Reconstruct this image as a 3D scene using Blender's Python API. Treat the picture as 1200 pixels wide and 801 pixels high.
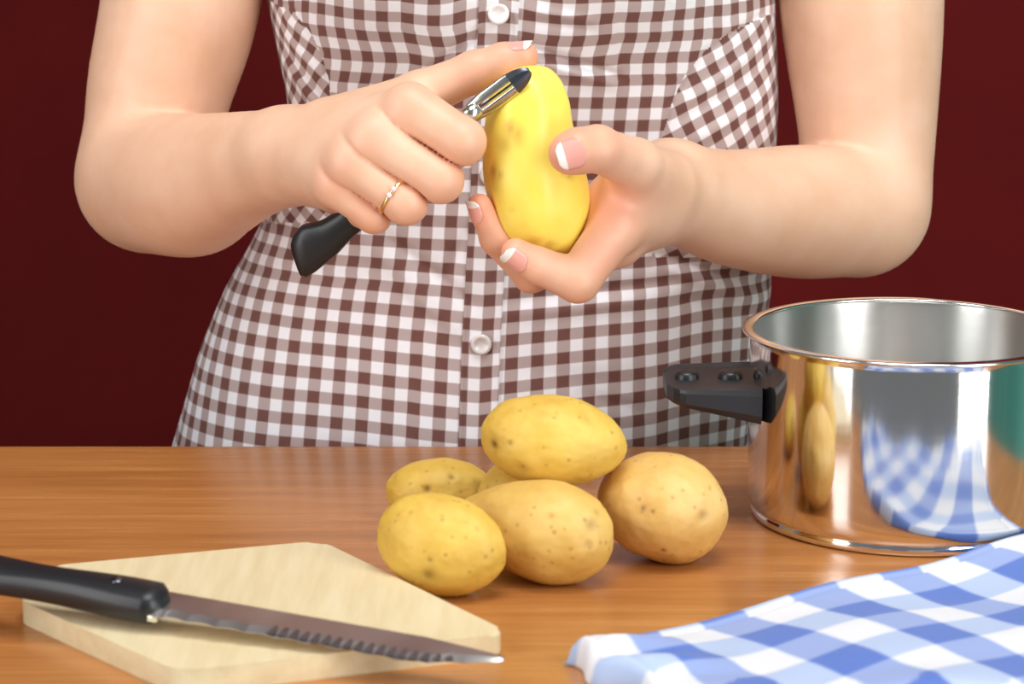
import bpy, bmesh, math, random
import numpy as np
from mathutils import Vector, Matrix, noise

for o in list(bpy.data.objects):
    bpy.data.objects.remove(o, do_unlink=True)
SC = bpy.context.scene
COL = SC.collection
R = math.radians

# ------------------------------------------------------------------ camera
TZ = 0.88                      # height of the table top above the floor
CZ = TZ + 0.3443                # camera height
PITCH = R(12.0)
FPX = 2850.0                   # focal length in pixels of a 1200 px wide frame
cam = bpy.data.cameras.new('camera')
camo = bpy.data.objects.new('camera', cam)
COL.objects.link(camo)
camo.location = (0, 0, CZ)
camo.rotation_euler = (math.pi/2 - PITCH, 0, 0)
cam.sensor_width = 36.0
cam.lens = FPX*36/1200
cam.clip_start = 0.05
cam.dof.use_dof = True
cam.dof.focus_distance = 1.27
cam.dof.aperture_fstop = 12.0
SC.camera = camo

# ------------------------------------------------------------------ light
w = bpy.data.worlds.new('world'); SC.world = w
w.use_nodes = True
w.node_tree.nodes['Background'].inputs[0].default_value = (0.95, 0.97, 1.0, 1)
w.node_tree.nodes['Background'].inputs[1].default_value = 0.18

def softbox(name, loc, target, sx, sy, power, col=(1, 1, 1)):
    l = bpy.data.lights.new(name, 'AREA')
    l.shape = 'RECTANGLE'; l.size = sx; l.size_y = sy
    l.energy = power; l.color = col
    o = bpy.data.objects.new(name, l); COL.objects.link(o)
    o.location = loc
    o.rotation_euler = (Vector(target)-Vector(loc)).to_track_quat('-Z', 'Y').to_euler()
    return o
softbox('softbox_key', (1.02, 0.08, 1.35), (0.05, 1.3, 1.05), 0.55, 1.7, 22, (1.0, 0.99, 0.98))
softbox('softbox_fill', (-1.05, 0.42, 1.35), (0.0, 1.3, 1.05), 0.5, 1.6, 13, (1.0, 0.99, 0.98))
softbox('softbox_top', (0.15, 0.75, 2.6), (0.05, 1.3, 0.9), 0.9, 0.7, 20, (1.0, 0.99, 0.98))

SC.view_settings.view_transform = 'Standard'
SC.view_settings.look = 'None'
SC.view_settings.exposure = 0.0
SC.view_settings.gamma = 1.0
SC.view_settings.use_curve_mapping = False

# ------------------------------------------------------------------ pixel helpers
cp, sp = math.cos(PITCH), math.sin(PITCH)
def ray(px, py):
    u = (px-600.0)/FPX; v = (400.5-py)/FPX
    return Vector((u, cp+v*sp, -sp+v*cp))
def P(px, py, d):
    r = ray(px, py); t = d/r.y
    return Vector((r.x*t, d, CZ+r.z*t))
def G(px, py, z=TZ):
    r = ray(px, py); t = (z-CZ)/r.z
    return Vector((r.x*t, r.y*t, z))

# ------------------------------------------------------------------ materials
def mat(name, col, rough=0.5, metal=0.0, **kw):
    m = bpy.data.materials.new(name); m.use_nodes = True
    b = m.node_tree.nodes['Principled BSDF']
    b.inputs['Base Color'].default_value = (*col, 1)
    b.inputs['Roughness'].default_value = rough
    b.inputs['Metallic'].default_value = metal
    for k, v in kw.items():
        b.inputs[k.replace('_', ' ')].default_value = v
    return m
def N(m, t, **props):
    n = m.node_tree.nodes.new(t)
    for k, v in props.items(): setattr(n, k, v)
    return n
def L(m, a, b): m.node_tree.links.new(a, b)
def bsdf(m): return m.node_tree.nodes['Principled BSDF']
def ramp(m, stops):
    r = N(m, 'ShaderNodeValToRGB')
    e = r.color_ramp.elements
    while len(e) < len(stops): e.new(0.5)
    for i, (p, c) in enumerate(stops):
        e[i].position = p; e[i].color = (*c, 1)
    return r
def srgb(r, g, b):
    f = lambda c: (c/255/12.92) if c/255 <= 0.04045 else ((c/255+0.055)/1.055)**2.4
    return (f(r), f(g), f(b))
def coords(m, scale=(1, 1, 1), rot=(0, 0, 0), out='Object'):
    tc = N(m, 'ShaderNodeTexCoord'); mp = N(m, 'ShaderNodeMapping')
    mp.inputs['Scale'].default_value = scale
    mp.inputs['Rotation'].default_value = rot
    L(m, tc.outputs[out], mp.inputs['Vector'])
    return mp.outputs['Vector']
def noise_tex(m, vec, scale, detail=3, rough=0.5):
    n = N(m, 'ShaderNodeTexNoise')
    n.inputs['Scale'].default_value = scale; n.inputs['Detail'].default_value = detail
    n.inputs['Roughness'].default_value = rough
    L(m, vec, n.inputs['Vector'])
    return n.outputs['Fac']
def bump(m, h, strength, dist=0.001):
    b = N(m, 'ShaderNodeBump')
    b.inputs['Strength'].default_value = strength; b.inputs['Distance'].default_value = dist
    L(m, h, b.inputs['Height']); L(m, b.outputs['Normal'], bsdf(m).inputs['Normal'])
def mixc(m, fac, a, b):
    mx = N(m, 'ShaderNodeMix', data_type='RGBA')
    for s, v in ((mx.inputs[0], fac), (mx.inputs[6], a), (mx.inputs[7], b)):
        if isinstance(v, tuple): s.default_value = (*v, 1)
        elif isinstance(v, (int, float)): s.default_value = v
        else: L(m, v, s)
    return mx.outputs[2]
def math_node(m, op, a, b=None):
    n = N(m, 'ShaderNodeMath', operation=op)
    for i, v in enumerate((a, b)):
        if v is None: continue
        if isinstance(v, (int, float)): n.inputs[i].default_value = v
        else: L(m, v, n.inputs[i])
    return n.outputs[0]

def gingham(name, period, white, mid, dark, rough=0.85, weave=1500, mid2=None):
    m = mat(name, white, rough, Sheen_Weight=0.15)
    tc = N(m, 'ShaderNodeTexCoord'); sx = N(m, 'ShaderNodeSeparateXYZ')
    L(m, tc.outputs['UV'], sx.inputs[0])
    def band(o):
        f = math_node(m, 'FRACT', math_node(m, 'DIVIDE', o, period))
        a = math_node(m, 'SUBTRACT', 0.25, math_node(m, 'ABSOLUTE', math_node(m, 'SUBTRACT', f, 0.5)))
        n = N(m, 'ShaderNodeMapRange'); n.interpolation_type = 'SMOOTHSTEP'
        n.inputs[1].default_value = -0.03; n.inputs[2].default_value = 0.03
        L(m, a, n.inputs[0]); return n.outputs[0]
    s = math_node(m, 'ADD', math_node(m, 'MULTIPLY', band(sx.outputs[0]), 0.6), math_node(m, 'MULTIPLY', band(sx.outputs[1]), 0.4))
    r = ramp(m, [(0.0, white), (0.4, mid2 or mid), (0.6, mid), (1.0, dark)])
    L(m, s, r.inputs[0])
    nz = noise_tex(m, tc.outputs['UV'], weave*0.12, 4, 0.7)
    c = mixc(m, math_node(m, 'MULTIPLY', nz, 0.07), r.outputs[0], (0.45, 0.43, 0.44))
    L(m, c, bsdf(m).inputs['Base Color'])
    wv = noise_tex(m, tc.outputs['UV'], weave, 2, 0.6)
    bump(m, wv, 0.25, 0.0004)
    return m

M = {}
# back wall: dark red painted, faintly mottled
m = mat('red_wall', srgb(100, 24, 24), 0.9, Specular_IOR_Level=0.12)
v = coords(m, (1, 1, 1)); n1 = noise_tex(m, v, 3.0, 5, 0.6)
r = ramp(m, [(0.25, srgb(86, 16, 17)), (0.8, srgb(106, 23, 23))]); L(m, n1, r.inputs[0])
L(m, r.outputs[0], bsdf(m).inputs['Base Color']); bump(m, noise_tex(m, v, 60, 4), 0.2, 0.003)
M['wall'] = m
m = mat('teal_wall', srgb(60, 165, 150), 0.8)
v = coords(m); r = ramp(m, [(0.3, srgb(96, 190, 176)), (0.7, srgb(118, 206, 192))]); L(m, noise_tex(m, v, 4), r.inputs[0])
L(m, r.outputs[0], bsdf(m).inputs['Base Color']); M['teal'] = m
m = mat('floor_stone', srgb(120, 112, 104), 0.6)
v = coords(m); r = ramp(m, [(0.3, srgb(105, 98, 90)), (0.7, srgb(132, 122, 112))]); L(m, noise_tex(m, v, 8, 6), r.inputs[0])
L(m, r.outputs[0], bsdf(m).inputs['Base Color']); M['floor'] = m
# table wood, grain along x
m = mat('table_wood', srgb(186, 112, 58), 0.24, Specular_IOR_Level=0.55)
v = coords(m, (1.2, 22, 1)); g1 = noise_tex(m, v, 5.0, 8, 0.65)
v2 = coords(m, (0.8, 6, 1)); g2 = noise_tex(m, v2, 2.2, 3, 0.5)
v3 = coords(m, (9, 260, 1)); g3 = noise_tex(m, v3, 3.0, 3, 0.5)
g = math_node(m, 'ADD', math_node(m, 'MULTIPLY', g1, 0.5), math_node(m, 'ADD', math_node(m, 'MULTIPLY', g2, 0.3), math_node(m, 'MULTIPLY', g3, 0.2)))
r = ramp(m, [(0.33, srgb(157, 98, 49)), (0.5, srgb(183, 120, 64)), (0.66, srgb(200, 139, 80))]); L(m, g, r.inputs[0])
L(m, r.outputs[0], bsdf(m).inputs['Base Color'])
rr = N(m, 'ShaderNodeMapRange'); rr.inputs[3].default_value = 0.2; rr.inputs[4].default_value = 0.32
L(m, g1, rr.inputs[0]); L(m, rr.outputs[0], bsdf(m).inputs['Roughness'])
bump(m, g3, 0.06, 0.0005)
M['table'] = m
# pale board wood
m = mat('board_wood', srgb(226, 206, 162), 0.6)
v = coords(m, (30, 3, 30), (0, 0, R(28))); g1 = noise_tex(m, v, 5.0, 6, 0.6)
r = ramp(m, [(0.3, srgb(219, 199, 155)), (0.55, srgb(228, 210, 169)), (0.75, srgb(233, 217, 180))]); L(m, g1, r.inputs[0])
L(m, r.outputs[0], bsdf(m).inputs['Base Color']); bump(m, g1, 0.15, 0.0006); M['board'] = m
def plastic(name, col, rough):
    m = mat(name, col, rough)
    v = coords(m); nz = noise_tex(m, v, 900, 2)
    L(m, mixc(m, math_node(m, 'MULTIPLY', nz, 0.25), col, tuple(min(1, c*2.2) for c in col)), bsdf(m).inputs['Base Color'])
    bump(m, nz, 0.08, 0.0003); return m
M['black'] = plastic('black_plastic', srgb(26, 27, 30), 0.38)
M['grey_black'] = plastic('bakelite', srgb(38, 39, 42), 0.42)
def steel(name, col, rough, aniso, scale):
    m = mat(name, col, rough, 1.0)
    v = coords(m, scale); nz = noise_tex(m, v, 1.0, 4, 0.6)
    r = N(m, 'ShaderNodeMapRange'); r.inputs[3].default_value = rough*0.75; r.inputs[4].default_value = rough*1.3
    L(m, nz, r.inputs[0]); L(m, r.outputs[0], bsdf(m).inputs['Roughness'])
    b = bsdf(m)
    if aniso:
        b.inputs['Anisotropic'].default_value = aniso
        tn = N(m, 'ShaderNodeTangent'); tn.direction_type = 'RADIAL'; tn.axis = 'Z'
        L(m, tn.outputs[0], b.inputs['Tangent'])
        b.inputs['Anisotropic Rotation'].default_value = 0.25
    return m
M['steel_out'] = steel('polished_steel', (0.83, 0.82, 0.80), 0.09, 0.55, (2, 2, 300))
M['steel_in'] = steel('brushed_steel', (0.72, 0.72, 0.70), 0.30, 0.85, (3, 3, 700))
M['steel_rim'] = steel('rim_steel', (0.86, 0.85, 0.83), 0.12, 0, (50, 50, 50))
M['blade'] = steel('blade_steel', (0.66, 0.64, 0.62), 0.30, 0, (30, 30, 30))
M['peeler_steel'] = steel('peeler_steel', (0.66, 0.66, 0.62), 0.22, 0, (200, 200, 200))
M['dark_steel'] = steel('dark_steel', (0.16, 0.18, 0.21), 0.3, 0, (200, 200, 200))
M['ground_steel'] = steel('ground_steel', (0.30, 0.29, 0.30), 0.35, 0, (200, 200, 200))
M['gold'] = steel('gold', (0.95, 0.72, 0.38), 0.15, 0, (200, 200, 200))
M['stone'] = mat('clear_stone', (0.95, 0.95, 1.0), 0.05, 0.3)
M['dress'] = gingham('brown_gingham', 0.0138, srgb(248, 249, 255), srgb(186, 168, 166), srgb(110, 65, 57))
M['towel'] = gingham('blue_gingham', 0.052, srgb(228, 229, 235), srgb(146, 166, 218), srgb(78, 114, 196), 0.9, 700, srgb(176, 194, 228))
M['pearl'] = mat('pearl_button', srgb(228, 224, 222), 0.25, Coat_Weight=0.4)

def potato_mat(name, skin, dark, light):
    m = mat(name, skin, 0.55, Subsurface_Weight=0.06)
    bsdf(m).inputs['Subsurface Radius'].default_value = (0.006, 0.004, 0.0015)
    bsdf(m).inputs['Subsurface Scale'].default_value = 0.6
    v = coords(m); n1 = noise_tex(m, v, 28, 5, 0.65); n2 = noise_tex(m, v, 420, 3, 0.6)
    r = ramp(m, [(0.3, dark), (0.5, skin), (0.72, light)]); L(m, n1, r.inputs[0])
    vo = N(m, 'ShaderNodeTexVoronoi'); vo.inputs['Scale'].default_value = 150
    L(m, v, vo.inputs['Vector'])
    fle = N(m, 'ShaderNodeMapRange'); fle.inputs[1].default_value = 0.22; fle.inputs[2].default_value = 0.08
    fle.inputs[3].default_value = 0.0; fle.inputs[4].default_value = 0.75
    L(m, vo.outputs['Distance'], fle.inputs[0])
    c = mixc(m, math_node(m, 'MULTIPLY', fle.outputs[0], n1), r.outputs[0], srgb(150, 105, 50))
    at = N(m, 'ShaderNodeAttribute'); at.attribute_name = 'spot'
    c = mixc(m, at.outputs['Fac'], c, srgb(104, 66, 26))
    L(m, c, bsdf(m).inputs['Base Color'])
    bump(m, n2, 0.12, 0.0006)
    return m
M['potato'] = potato_mat('potato_skin', srgb(222, 180, 92), srgb(205, 158, 72), srgb(232, 196, 116))
M['potato_y'] = potato_mat('potato_skin_yellow', srgb(222, 182, 78), srgb(204, 160, 60), srgb(234, 198, 98))
M['potato_t'] = potato_mat('potato_skin_tan', srgb(228, 184, 104), srgb(212, 160, 80), srgb(236, 200, 130))
m = mat('peeled_potato', srgb(250, 230, 120), 0.4, Subsurface_Weight=0.06)
bsdf(m).inputs['Subsurface Radius'].default_value = (0.006, 0.005, 0.0015)
bsdf(m).inputs['Subsurface Scale'].default_value = 0.8
v = coords(m); n1 = noise_tex(m, v, 40, 4)
r = ramp(m, [(0.3, srgb(253, 226, 84)), (0.7, srgb(255, 238, 118))]); L(m, n1, r.inputs[0])
at = N(m, 'ShaderNodeAttribute'); at.attribute_name = 'spot'
n3 = noise_tex(m, v, 260, 3, 0.7)
f = math_node(m, 'MULTIPLY', at.outputs['Fac'], math_node(m, 'ADD', 0.25, n3))
L(m, mixc(m, f, r.outputs[0], srgb(196, 136, 50)), bsdf(m).inputs['Base Color'])
bump(m, noise_tex(m, v, 120, 3), 0.1, 0.0008); M['peeled'] = m

m = mat('skin', srgb(236, 190, 158), 0.48, Subsurface_Weight=0.08)
bsdf(m).inputs['Subsurface Radius'].default_value = (0.008, 0.003, 0.0015)
bsdf(m).inputs['Subsurface Scale'].default_value = 0.35
v = coords(m); n1 = noise_tex(m, v, 22, 4, 0.6); n2 = noise_tex(m, v, 700, 3, 0.6)
r = ramp(m, [(0.3, srgb(226, 178, 145)), (0.7, srgb(238, 196, 168))]); L(m, n1, r.inputs[0])
at = N(m, 'ShaderNodeAttribute'); at.attribute_name = 'pink'
c = mixc(m, math_node(m, 'MULTIPLY', at.outputs['Fac'], 0.75), r.outputs[0], srgb(236, 150, 122))
L(m, c, bsdf(m).inputs['Base Color']); bump(m, n2, 0.10, 0.0004); M['skin'] = m
M['nail'] = mat('nail_pink', srgb(236, 168, 156), 0.2, Coat_Weight=0.5)
M['nail_tip'] = mat('nail_white', srgb(246, 238, 234), 0.22, Coat_Weight=0.5)

# ------------------------------------------------------------------ object helpers
def obj(name, me, material=None, parent=None):
    o = bpy.data.objects.new(name, me); COL.objects.link(o)
    if material is not None:
        for mm in (material if isinstance(material, (list, tuple)) else [material]):
            me.materials.append(mm)
    if parent is not None: o.parent = parent
    return o
def smooth(me, on=True):
    me.polygons.foreach_set('use_smooth', [on]*len(me.polygons)); me.update()
def mesh(name, verts, faces, sm=True):
    me = bpy.data.meshes.new(name)
    me.from_pydata([tuple(v) for v in verts], [], [tuple(f) for f in faces])
    if sm: smooth(me)
    return me
def bm_mesh(name, bm, sm=False):
    bmesh.ops.recalc_face_normals(bm, faces=bm.faces[:])
    me = bpy.data.meshes.new(name); bm.to_mesh(me); bm.free()
    if sm: smooth(me)
    return me
def thing(name, label, cat, loc=(0, 0, 0), group=None):
    o = bpy.data.objects.new(name, None); COL.objects.link(o)
    o.location = loc; o.empty_display_size = 0.02
    tag(o, label, cat, group); return o
def tag(o, label, cat, group=None):
    o['label'] = label; o['category'] = cat
    if group: o['group'] = group
    return o
def box(bm, x0, x1, y0, y1, z0, z1, bev=0.0, seg=2):
    r = bmesh.ops.create_cube(bm, size=1)
    vs = r['verts']
    for v_ in vs:
        v_.co = Vector((x0+(v_.co.x+.5)*(x1-x0), y0+(v_.co.y+.5)*(y1-y0), z0+(v_.co.z+.5)*(z1-z0)))
    if bev:
        es = list({e for v_ in vs for e in v_.link_edges})
        bmesh.ops.bevel(bm, geom=es, offset=bev, segments=seg, profile=0.5, affect='EDGES')
def lathe(profile, n=96, close=False):
    vs, fs = [], []
    m_ = len(profile)
    for i in range(n):
        a = 2*math.pi*i/n
        for (r_, z_) in profile: vs.append((r_*math.cos(a), r_*math.sin(a), z_))
    for i in range(n):
        j = (i+1) % n
        for k in range(m_-1 if not close else m_):
            k2 = (k+1) % m_
            fs.append((i*m_+k, j*m_+k, j*m_+k2, i*m_+k2))
    return vs, fs
def prism(bm, pts, z0, z1, bev=0.0, corner=None, seg=3):
    """pts: list of (x, y); corner radius list rounds the vertical edges."""
    if corner:
        out = []
        n = len(pts)
        for i in range(n):
            a, b, c = Vector(pts[i-1]), Vector(pts[i]), Vector(pts[(i+1) % n])
            da, dc = (a-b).normalized(), (c-b).normalized()
            rr_ = corner[i]
            p0, p1 = b+da*rr_, b+dc*rr_
            for k in range(9):
                t = k/8
                out.append(p0*(1-t)**2 + b*2*t*(1-t) + p1*t*t)
        pts = out
    lo = [bm.verts.new((p[0], p[1], z0)) for p in pts]
    hi = [bm.verts.new((p[0], p[1], z1)) for p in pts]
    n = len(pts)
    bm.faces.new(lo[::-1]); top = bm.faces.new(hi)
    for i in range(n):
        bm.faces.new((lo[i], lo[(i+1) % n], hi[(i+1) % n], hi[i]))
    if bev:
        es = [e for e in bm.edges if abs(e.verts[0].co.z-e.verts[1].co.z) < 1e-7]
        bmesh.ops.bevel(bm, geom=es, offset=bev, segments=seg, profile=0.5, affect='EDGES')

# ------------------------------------------------------------------ setting
def struct(name, me, material):
    o = obj(name, me, material); o['kind'] = 'structure'; return o
bm = bmesh.new(); box(bm, -2.4, 2.4, 2.15, 2.25, 0, 2.8)
struct('wall_back', bm_mesh('wall_back', bm), M['wall'])
bm = bmesh.new(); box(bm, 1.9, 2.0, -1.2, 2.15, 0, 2.8)
struct('wall_right', bm_mesh('wall_right', bm), M['teal'])
bm = bmesh.new(); box(bm, -2.4, 2.0, -1.2, 2.15, -0.05, 0)
struct('floor', bm_mesh('floor', bm), M['floor'])

# ------------------------------------------------------------------ table
YB = G(600, 522).y            # rear edge of the table top
t = thing('table', 'orange brown wooden table carrying the potatoes, pot and board', 'table', (0, YB-0.205, 0))
bm = bmesh.new(); box(bm, -0.82, 0.42, -0.205, 0.205, TZ-0.03, TZ, 0.002)
obj('tabletop', bm_mesh('tabletop', bm), M['table'], t)
bm = bmesh.new(); box(bm, -0.76, 0.36, 0.14, 0.16, TZ-0.11, TZ-0.03); box(bm, -0.76, 0.36, -0.16, -0.14, TZ-0.11, TZ-0.03)
obj('apron', bm_mesh('apron', bm), M['table'], t)
bm = bmesh.new(); box(bm, -0.03, 0.03, -0.03, 0.03, 0, TZ-0.03, 0.004)
lm = bm_mesh('table_leg', bm); lm.materials.append(M['table'])
for sx in (-0.77, 0.37):
    for sy in (-0.15, 0.15):
        o = bpy.data.objects.new('leg', lm); COL.objects.link(o); o.parent = t; o.location = (sx, sy, 0)

# ------------------------------------------------------------------ cutting board
BT = 0.0105
bp = [G(376, 633, TZ+BT), G(598, 741, TZ+BT), G(208, 786, TZ+BT), G(22, 702, TZ+BT), G(62, 662, TZ+BT)]
cen = sum(bp, Vector())/len(bp)
bm = bmesh.new()
prism(bm, [(p.x-cen.x, p.y-cen.y) for p in bp], 0, BT, 0.0015, [0.012, 0.012, 0.012, 0.008, 0.008])
board = obj('cutting_board', bm_mesh('cutting_board', bm, False), M['board'])
board.location = (cen.x, cen.y, TZ)
tag(board, 'pale wooden cutting board lying under the black handled knife', 'cutting board')

# ------------------------------------------------------------------ knife
zk = TZ+BT
A = G(198, 701, zk+0.012); B = G(592, 771, zk+0.003)
ax = (B-A); bl = ax.length; ax.normalize()
side = ax.cross(Vector((0, 0, 1))).normalized()       # towards the camera
if side.y > 0: side = -side
tilt = R(-14)
side = (Matrix.Rotation(-tilt, 3, ax) @ side)
if side.z > 0: side = Matrix.Rotation(2*tilt, 3, ax) @ side
up = side.cross(ax).normalized()
if up.z < 0: up = -up
knife = thing('kitchen_knife', 'serrated kitchen knife with black plastic handle resting on cutting board', 'knife', A)
def kpt(a, s, u): return ax*a + side*s + up*u
# blade: spine at s=-0.004, cutting edge at s~0.016 with scallops
nb = 160; vs = []; fs = []
for i in range(nb+1):
    tt = i/nb; a = -0.012 + tt*(bl+0.012)
    taper = min(1.0, (1-tt)/0.22)
    spine = -0.004 + 0.004*(1-taper**0.8)
    edge = spine + 0.0185*(0.10+0.90*taper**0.75)
    if tt > 0.10: edge -= 0.0013*abs(math.sin(tt*38))*min(1, taper*2)
    th = 0.0008
    bev = edge - min(0.005, (edge-spine)*0.5)
    vs += [kpt(a, spine, th), kpt(a, bev, th), kpt(a, edge, 0.0001), kpt(a, edge, -0.0001), kpt(a, bev, -th), kpt(a, spine, -th)]
for i in range(nb):
    for k in range(6):
        k2 = (k+1) % 6
        fs.append((i*6+k, i*6+k2, (i+1)*6+k2, (i+1)*6+k))
fs.append(tuple(range(6))); fs.append(tuple(nb*6+k for k in range(5, -1, -1)))
me = mesh('blade', vs, fs, False); obj('blade', me, M['blade'], knife)
# bevel grooves ground into the cutting edge
vs = []; fs = []
ng = 17
for i in range(ng):
    tt = 0.40+0.50*i/ng; a = -0.012+tt*(bl+0.012)
    taper = min(1.0, (1-tt)/0.22)
    spine = -0.004+0.004*(1-taper**0.8); edge = spine+0.0185*(0.10+0.90*taper**0.75)
    c0 = edge-0.0075*taper; c1 = edge-0.0012; hw = 0.0021
    b0 = len(vs)
    for (da, ss, uu) in ((-hw*.4, c0, .0010), (hw*.4, c0, .0010), (hw, c1, .0007), (-hw, c1, .0007)): vs.append(kpt(a+da, ss, uu))
    fs.append((b0, b0+1, b0+2, b0+3))
obj('serration', mesh('serration', vs, fs, False), M['ground_steel'], knife)
# handle: superellipse sections along the axis
hl = (G(-75, 668, zk+0.012)-A).length
vs = []; fs = []; ns = 40; nr = 28
for i in range(ns+1):
    tt = i/ns; a = 0.002 - tt*hl
    wv = 0.0092 + 0.0010*math.sin(tt*9+0.6) + (0.0022 if tt > 0.85 else 0)*((tt-0.85)/0.15 if tt > .85 else 0)
    hv = 0.0072 + 0.0006*math.sin(tt*7)
    e = min(1, (tt+0.004)/0.05)**0.5
    e2 = min(1, (1.004-tt)/0.04)**0.5
    wv *= e*e2; hv *= e*e2
    for k in range(nr):
        q = 2*math.pi*k/nr; c, s_ = math.cos(q), math.sin(q)
        x_ = wv*math.copysign(abs(c)**0.75, c); y_ = hv*math.copysign(abs(s_)**0.75, s_)
        vs.append(kpt(a, 0.005+x_, y_))
for i in range(ns):
    for k in range(nr):
        k2 = (k+1) % nr
        fs.append((i*nr+k, i*nr+k2, (i+1)*nr+k2, (i+1)*nr+k))
fs.append(tuple(range(nr))[::-1]); fs.append(tuple(ns*nr+k for k in range(nr)))
obj('handle', mesh('handle', vs, fs), M['black'], knife)
vs, fs = lathe([(0.0, 0.0007), (0.0022, 0.0007), (0.0026, 0.0), (0.0026, -0.002)], 20)
rv = mesh('rivet', [kpt(-0.022-0.0+p[0], 0.004+p[1], 0.0074+p[2]) for p in vs], fs)
obj('rivet', rv, M['dark_steel'], knife)
# steel bolster under the handle's front
bm = bmesh.new(); box(bm, -0.5, 0.5, -0.5, 0.5, -0.5, 0.5, 0.12)
for v_ in bm.verts: v_.co = kpt(-0.006+v_.co.x*0.014, 0.0118+v_.co.y*0.005, v_.co.z*0.003-0.0020)
obj('bolster', bm_mesh('bolster', bm, False), M['steel_rim'], knife)

# ------------------------------------------------------------------ potatoes on the table
def set_attr(me, name, arr):
    at = me.attributes.new(name, 'FLOAT', 'POINT')
    at.data.foreach_set('value', np.asarray(arr, dtype=np.float32))
def potato(label, px, py, d, semi, rot, material, spots=(), bend=0.0, taper=0.0, seed=0, lump=0.06, rest=None):
    """semi: half lengths (m) along local x, y, z; rot: euler; centre on the pixel's ray at depth d."""
    bm = bmesh.new(); bmesh.ops.create_icosphere(bm, subdivisions=6, radius=1.0)
    Rm = Matrix.Rotation(rot[2], 3, 'Z') @ Matrix.Rotation(rot[1], 3, 'Y') @ Matrix.Rotation(rot[0], 3, 'X')
    off = Vector((seed*3.7, seed*1.3, seed*7.1))
    for v_ in bm.verts:
        u = v_.co.normalized()
        # squarer-than-ellipsoid along x
        f = 1 + 0.012*noise.noise(u*5.0+off) + 0.005*noise.noise(u*10+off) + lump*noise.noise(u*1.1+off) + lump*0.45*noise.noise(u*2.6+off)
        p = Vector((u.x*semi[0], u.y*semi[1], u.z*semi[2]))*f
        s_ = 1 + taper*u.x
        p.y *= s_; p.z *= s_
        p.z += bend*semi[2]*(u.x*u.x-0.35)
        v_.co = Rm @ p
    co = np.array([v_.co[:] for v_ in bm.verts])
    c = P(px, py, d) if rest is None else G(px, py, rest-co[:, 2].min())
    d = c.y
    sp_ = np.zeros(len(co))
    view = np.array((Vector((0, 0, CZ))-c).normalized())
    me = bm_mesh('potato', bm, True)
    nrm = np.array([v_.normal[:] for v_ in me.vertices])
    for (sx, sy, rad, st) in spots:
        q = P(sx, sy, d) - c
        # nearest camera-side surface vertex along the spot's ray
        rd = np.array(ray(sx, sy).normalized())
        rel = co - np.array(q)
        dist = np.linalg.norm(rel - np.outer(rel@rd, rd), axis=1)
        front = (nrm@view) > 0.05
        idx = np.where(front, dist, 9).argmin()
        dd = np.linalg.norm(co-co[idx], axis=1)
        wgt = np.exp(-(dd/rad)**2)
        sp_ = np.maximum(sp_, st*wgt)
        co = co - nrm*(wgt*min(0.0009, rad*0.35))[:, None]
    me.vertices.foreach_set('co', co.astype(np.float32).ravel()); me.update()
    set_attr(me, 'spot', sp_)
    o = obj('potato', me, material)
    o.location = c
    tag(o, label, 'potato', 'unpeeled potatoes heaped on the table')
    return o
S = 1/2440.0
potato('tan round potato lying closest to the steel pot', 776, 594, 1.140, (76*S, 64*S, 64*S), (0, R(12), R(-10)), M['potato_t'],
       [(754, 596, .0012, .8), (764, 599, .0010, .7), (825, 604, .003, .35), (777, 645, .0012, .9), (800, 575, .0008, .5)], seed=2, rest=TZ-0.0005, lump=0.05, taper=0.05)
potato('elongated tan potato lying under the front of the top potato', 626, 619, 1.118, (93*S, 50*S, 57*S), (0, R(5), R(-20)), M['potato'],
       [(695, 615, .003, .4), (690, 637, .002, .35), (645, 605, .0015, .35), (700, 600, .002, .3)], seed=5, rest=TZ-0.0005, taper=0.24, lump=0.05)
potato('yellow potato at the front of the heap, beside the cutting board edge', 517, 638, 1.098, (74*S, 47*S, 57*S), (0, R(14), R(-16)), M['potato_y'],
       [(504, 655, .0012, .6), (502, 674, .003, .55), (560, 620, .001, .3), (480, 600, .0012, .35)], seed=8, rest=TZ-0.0005, lump=0.05)
potato('small brownish yellow potato half hidden at the back of the heap', 515, 574, 1.165, (66*S, 50*S, 40*S), (0, R(2), R(10)), M['potato_y'],
       [(500, 573, .0018, .75), (530, 558, .0016, .6), (565, 570, .004, .35)], seed=11, rest=TZ-0.0005)
potato('potato almost wholly hidden underneath the top potato', 612, 590, 1.172, (58*S, 48*S, 57*S), (0, 0, R(20)), M['potato_y'], seed=14, rest=TZ-0.0005)
potato('large yellow potato sitting on top of the heap', 649, 516, 1.1175, (85*S, 58*S, 53*S), (0, R(6), R(-6)), M['potato_y'],
       [(578, 520, .0022, .95), (597, 519, .0012, .6), (690, 490, .003, .2), (612, 550, .004, .3)], seed=17, taper=-0.06, lump=0.05)

# ------------------------------------------------------------------ pot
PC = Vector((0.2003, 1.199, TZ)); PR = 0.0800; PH = 0.096
pot = thing('cooking_pot', 'shiny stainless steel cooking pot with black handles', 'pot', PC)
prof = [(0.0, 0.0), (PR-0.0035, 0.0), (PR-0.0018, 0.0012), (PR-0.0016, 0.0045), (PR-0.0024, 0.0052), (PR-0.0018, 0.0062), (PR-0.0006, 0.008), (PR-0.0001, 0.0125), (PR, 0.016), (PR, 0.0165), (PR, 0.017), (PR, 0.03), (PR, 0.06), (PR, PH-0.006), (PR, PH-0.005), (PR, PH-0.0045), (PR+0.0005, PH-0.0015)]
vs, fs = lathe(prof, 160)
obj('body', mesh('pot_body', vs, fs), M['steel_out'], pot)
prof = [(PR-0.0008, PH-0.001), (PR-0.0012, PH-0.006), (PR-0.0012, 0.016), (PR-0.004, 0.008), (PR-0.01, 0.0055), (0.0, 0.005)]
vs, fs = lathe(prof, 160)
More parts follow.
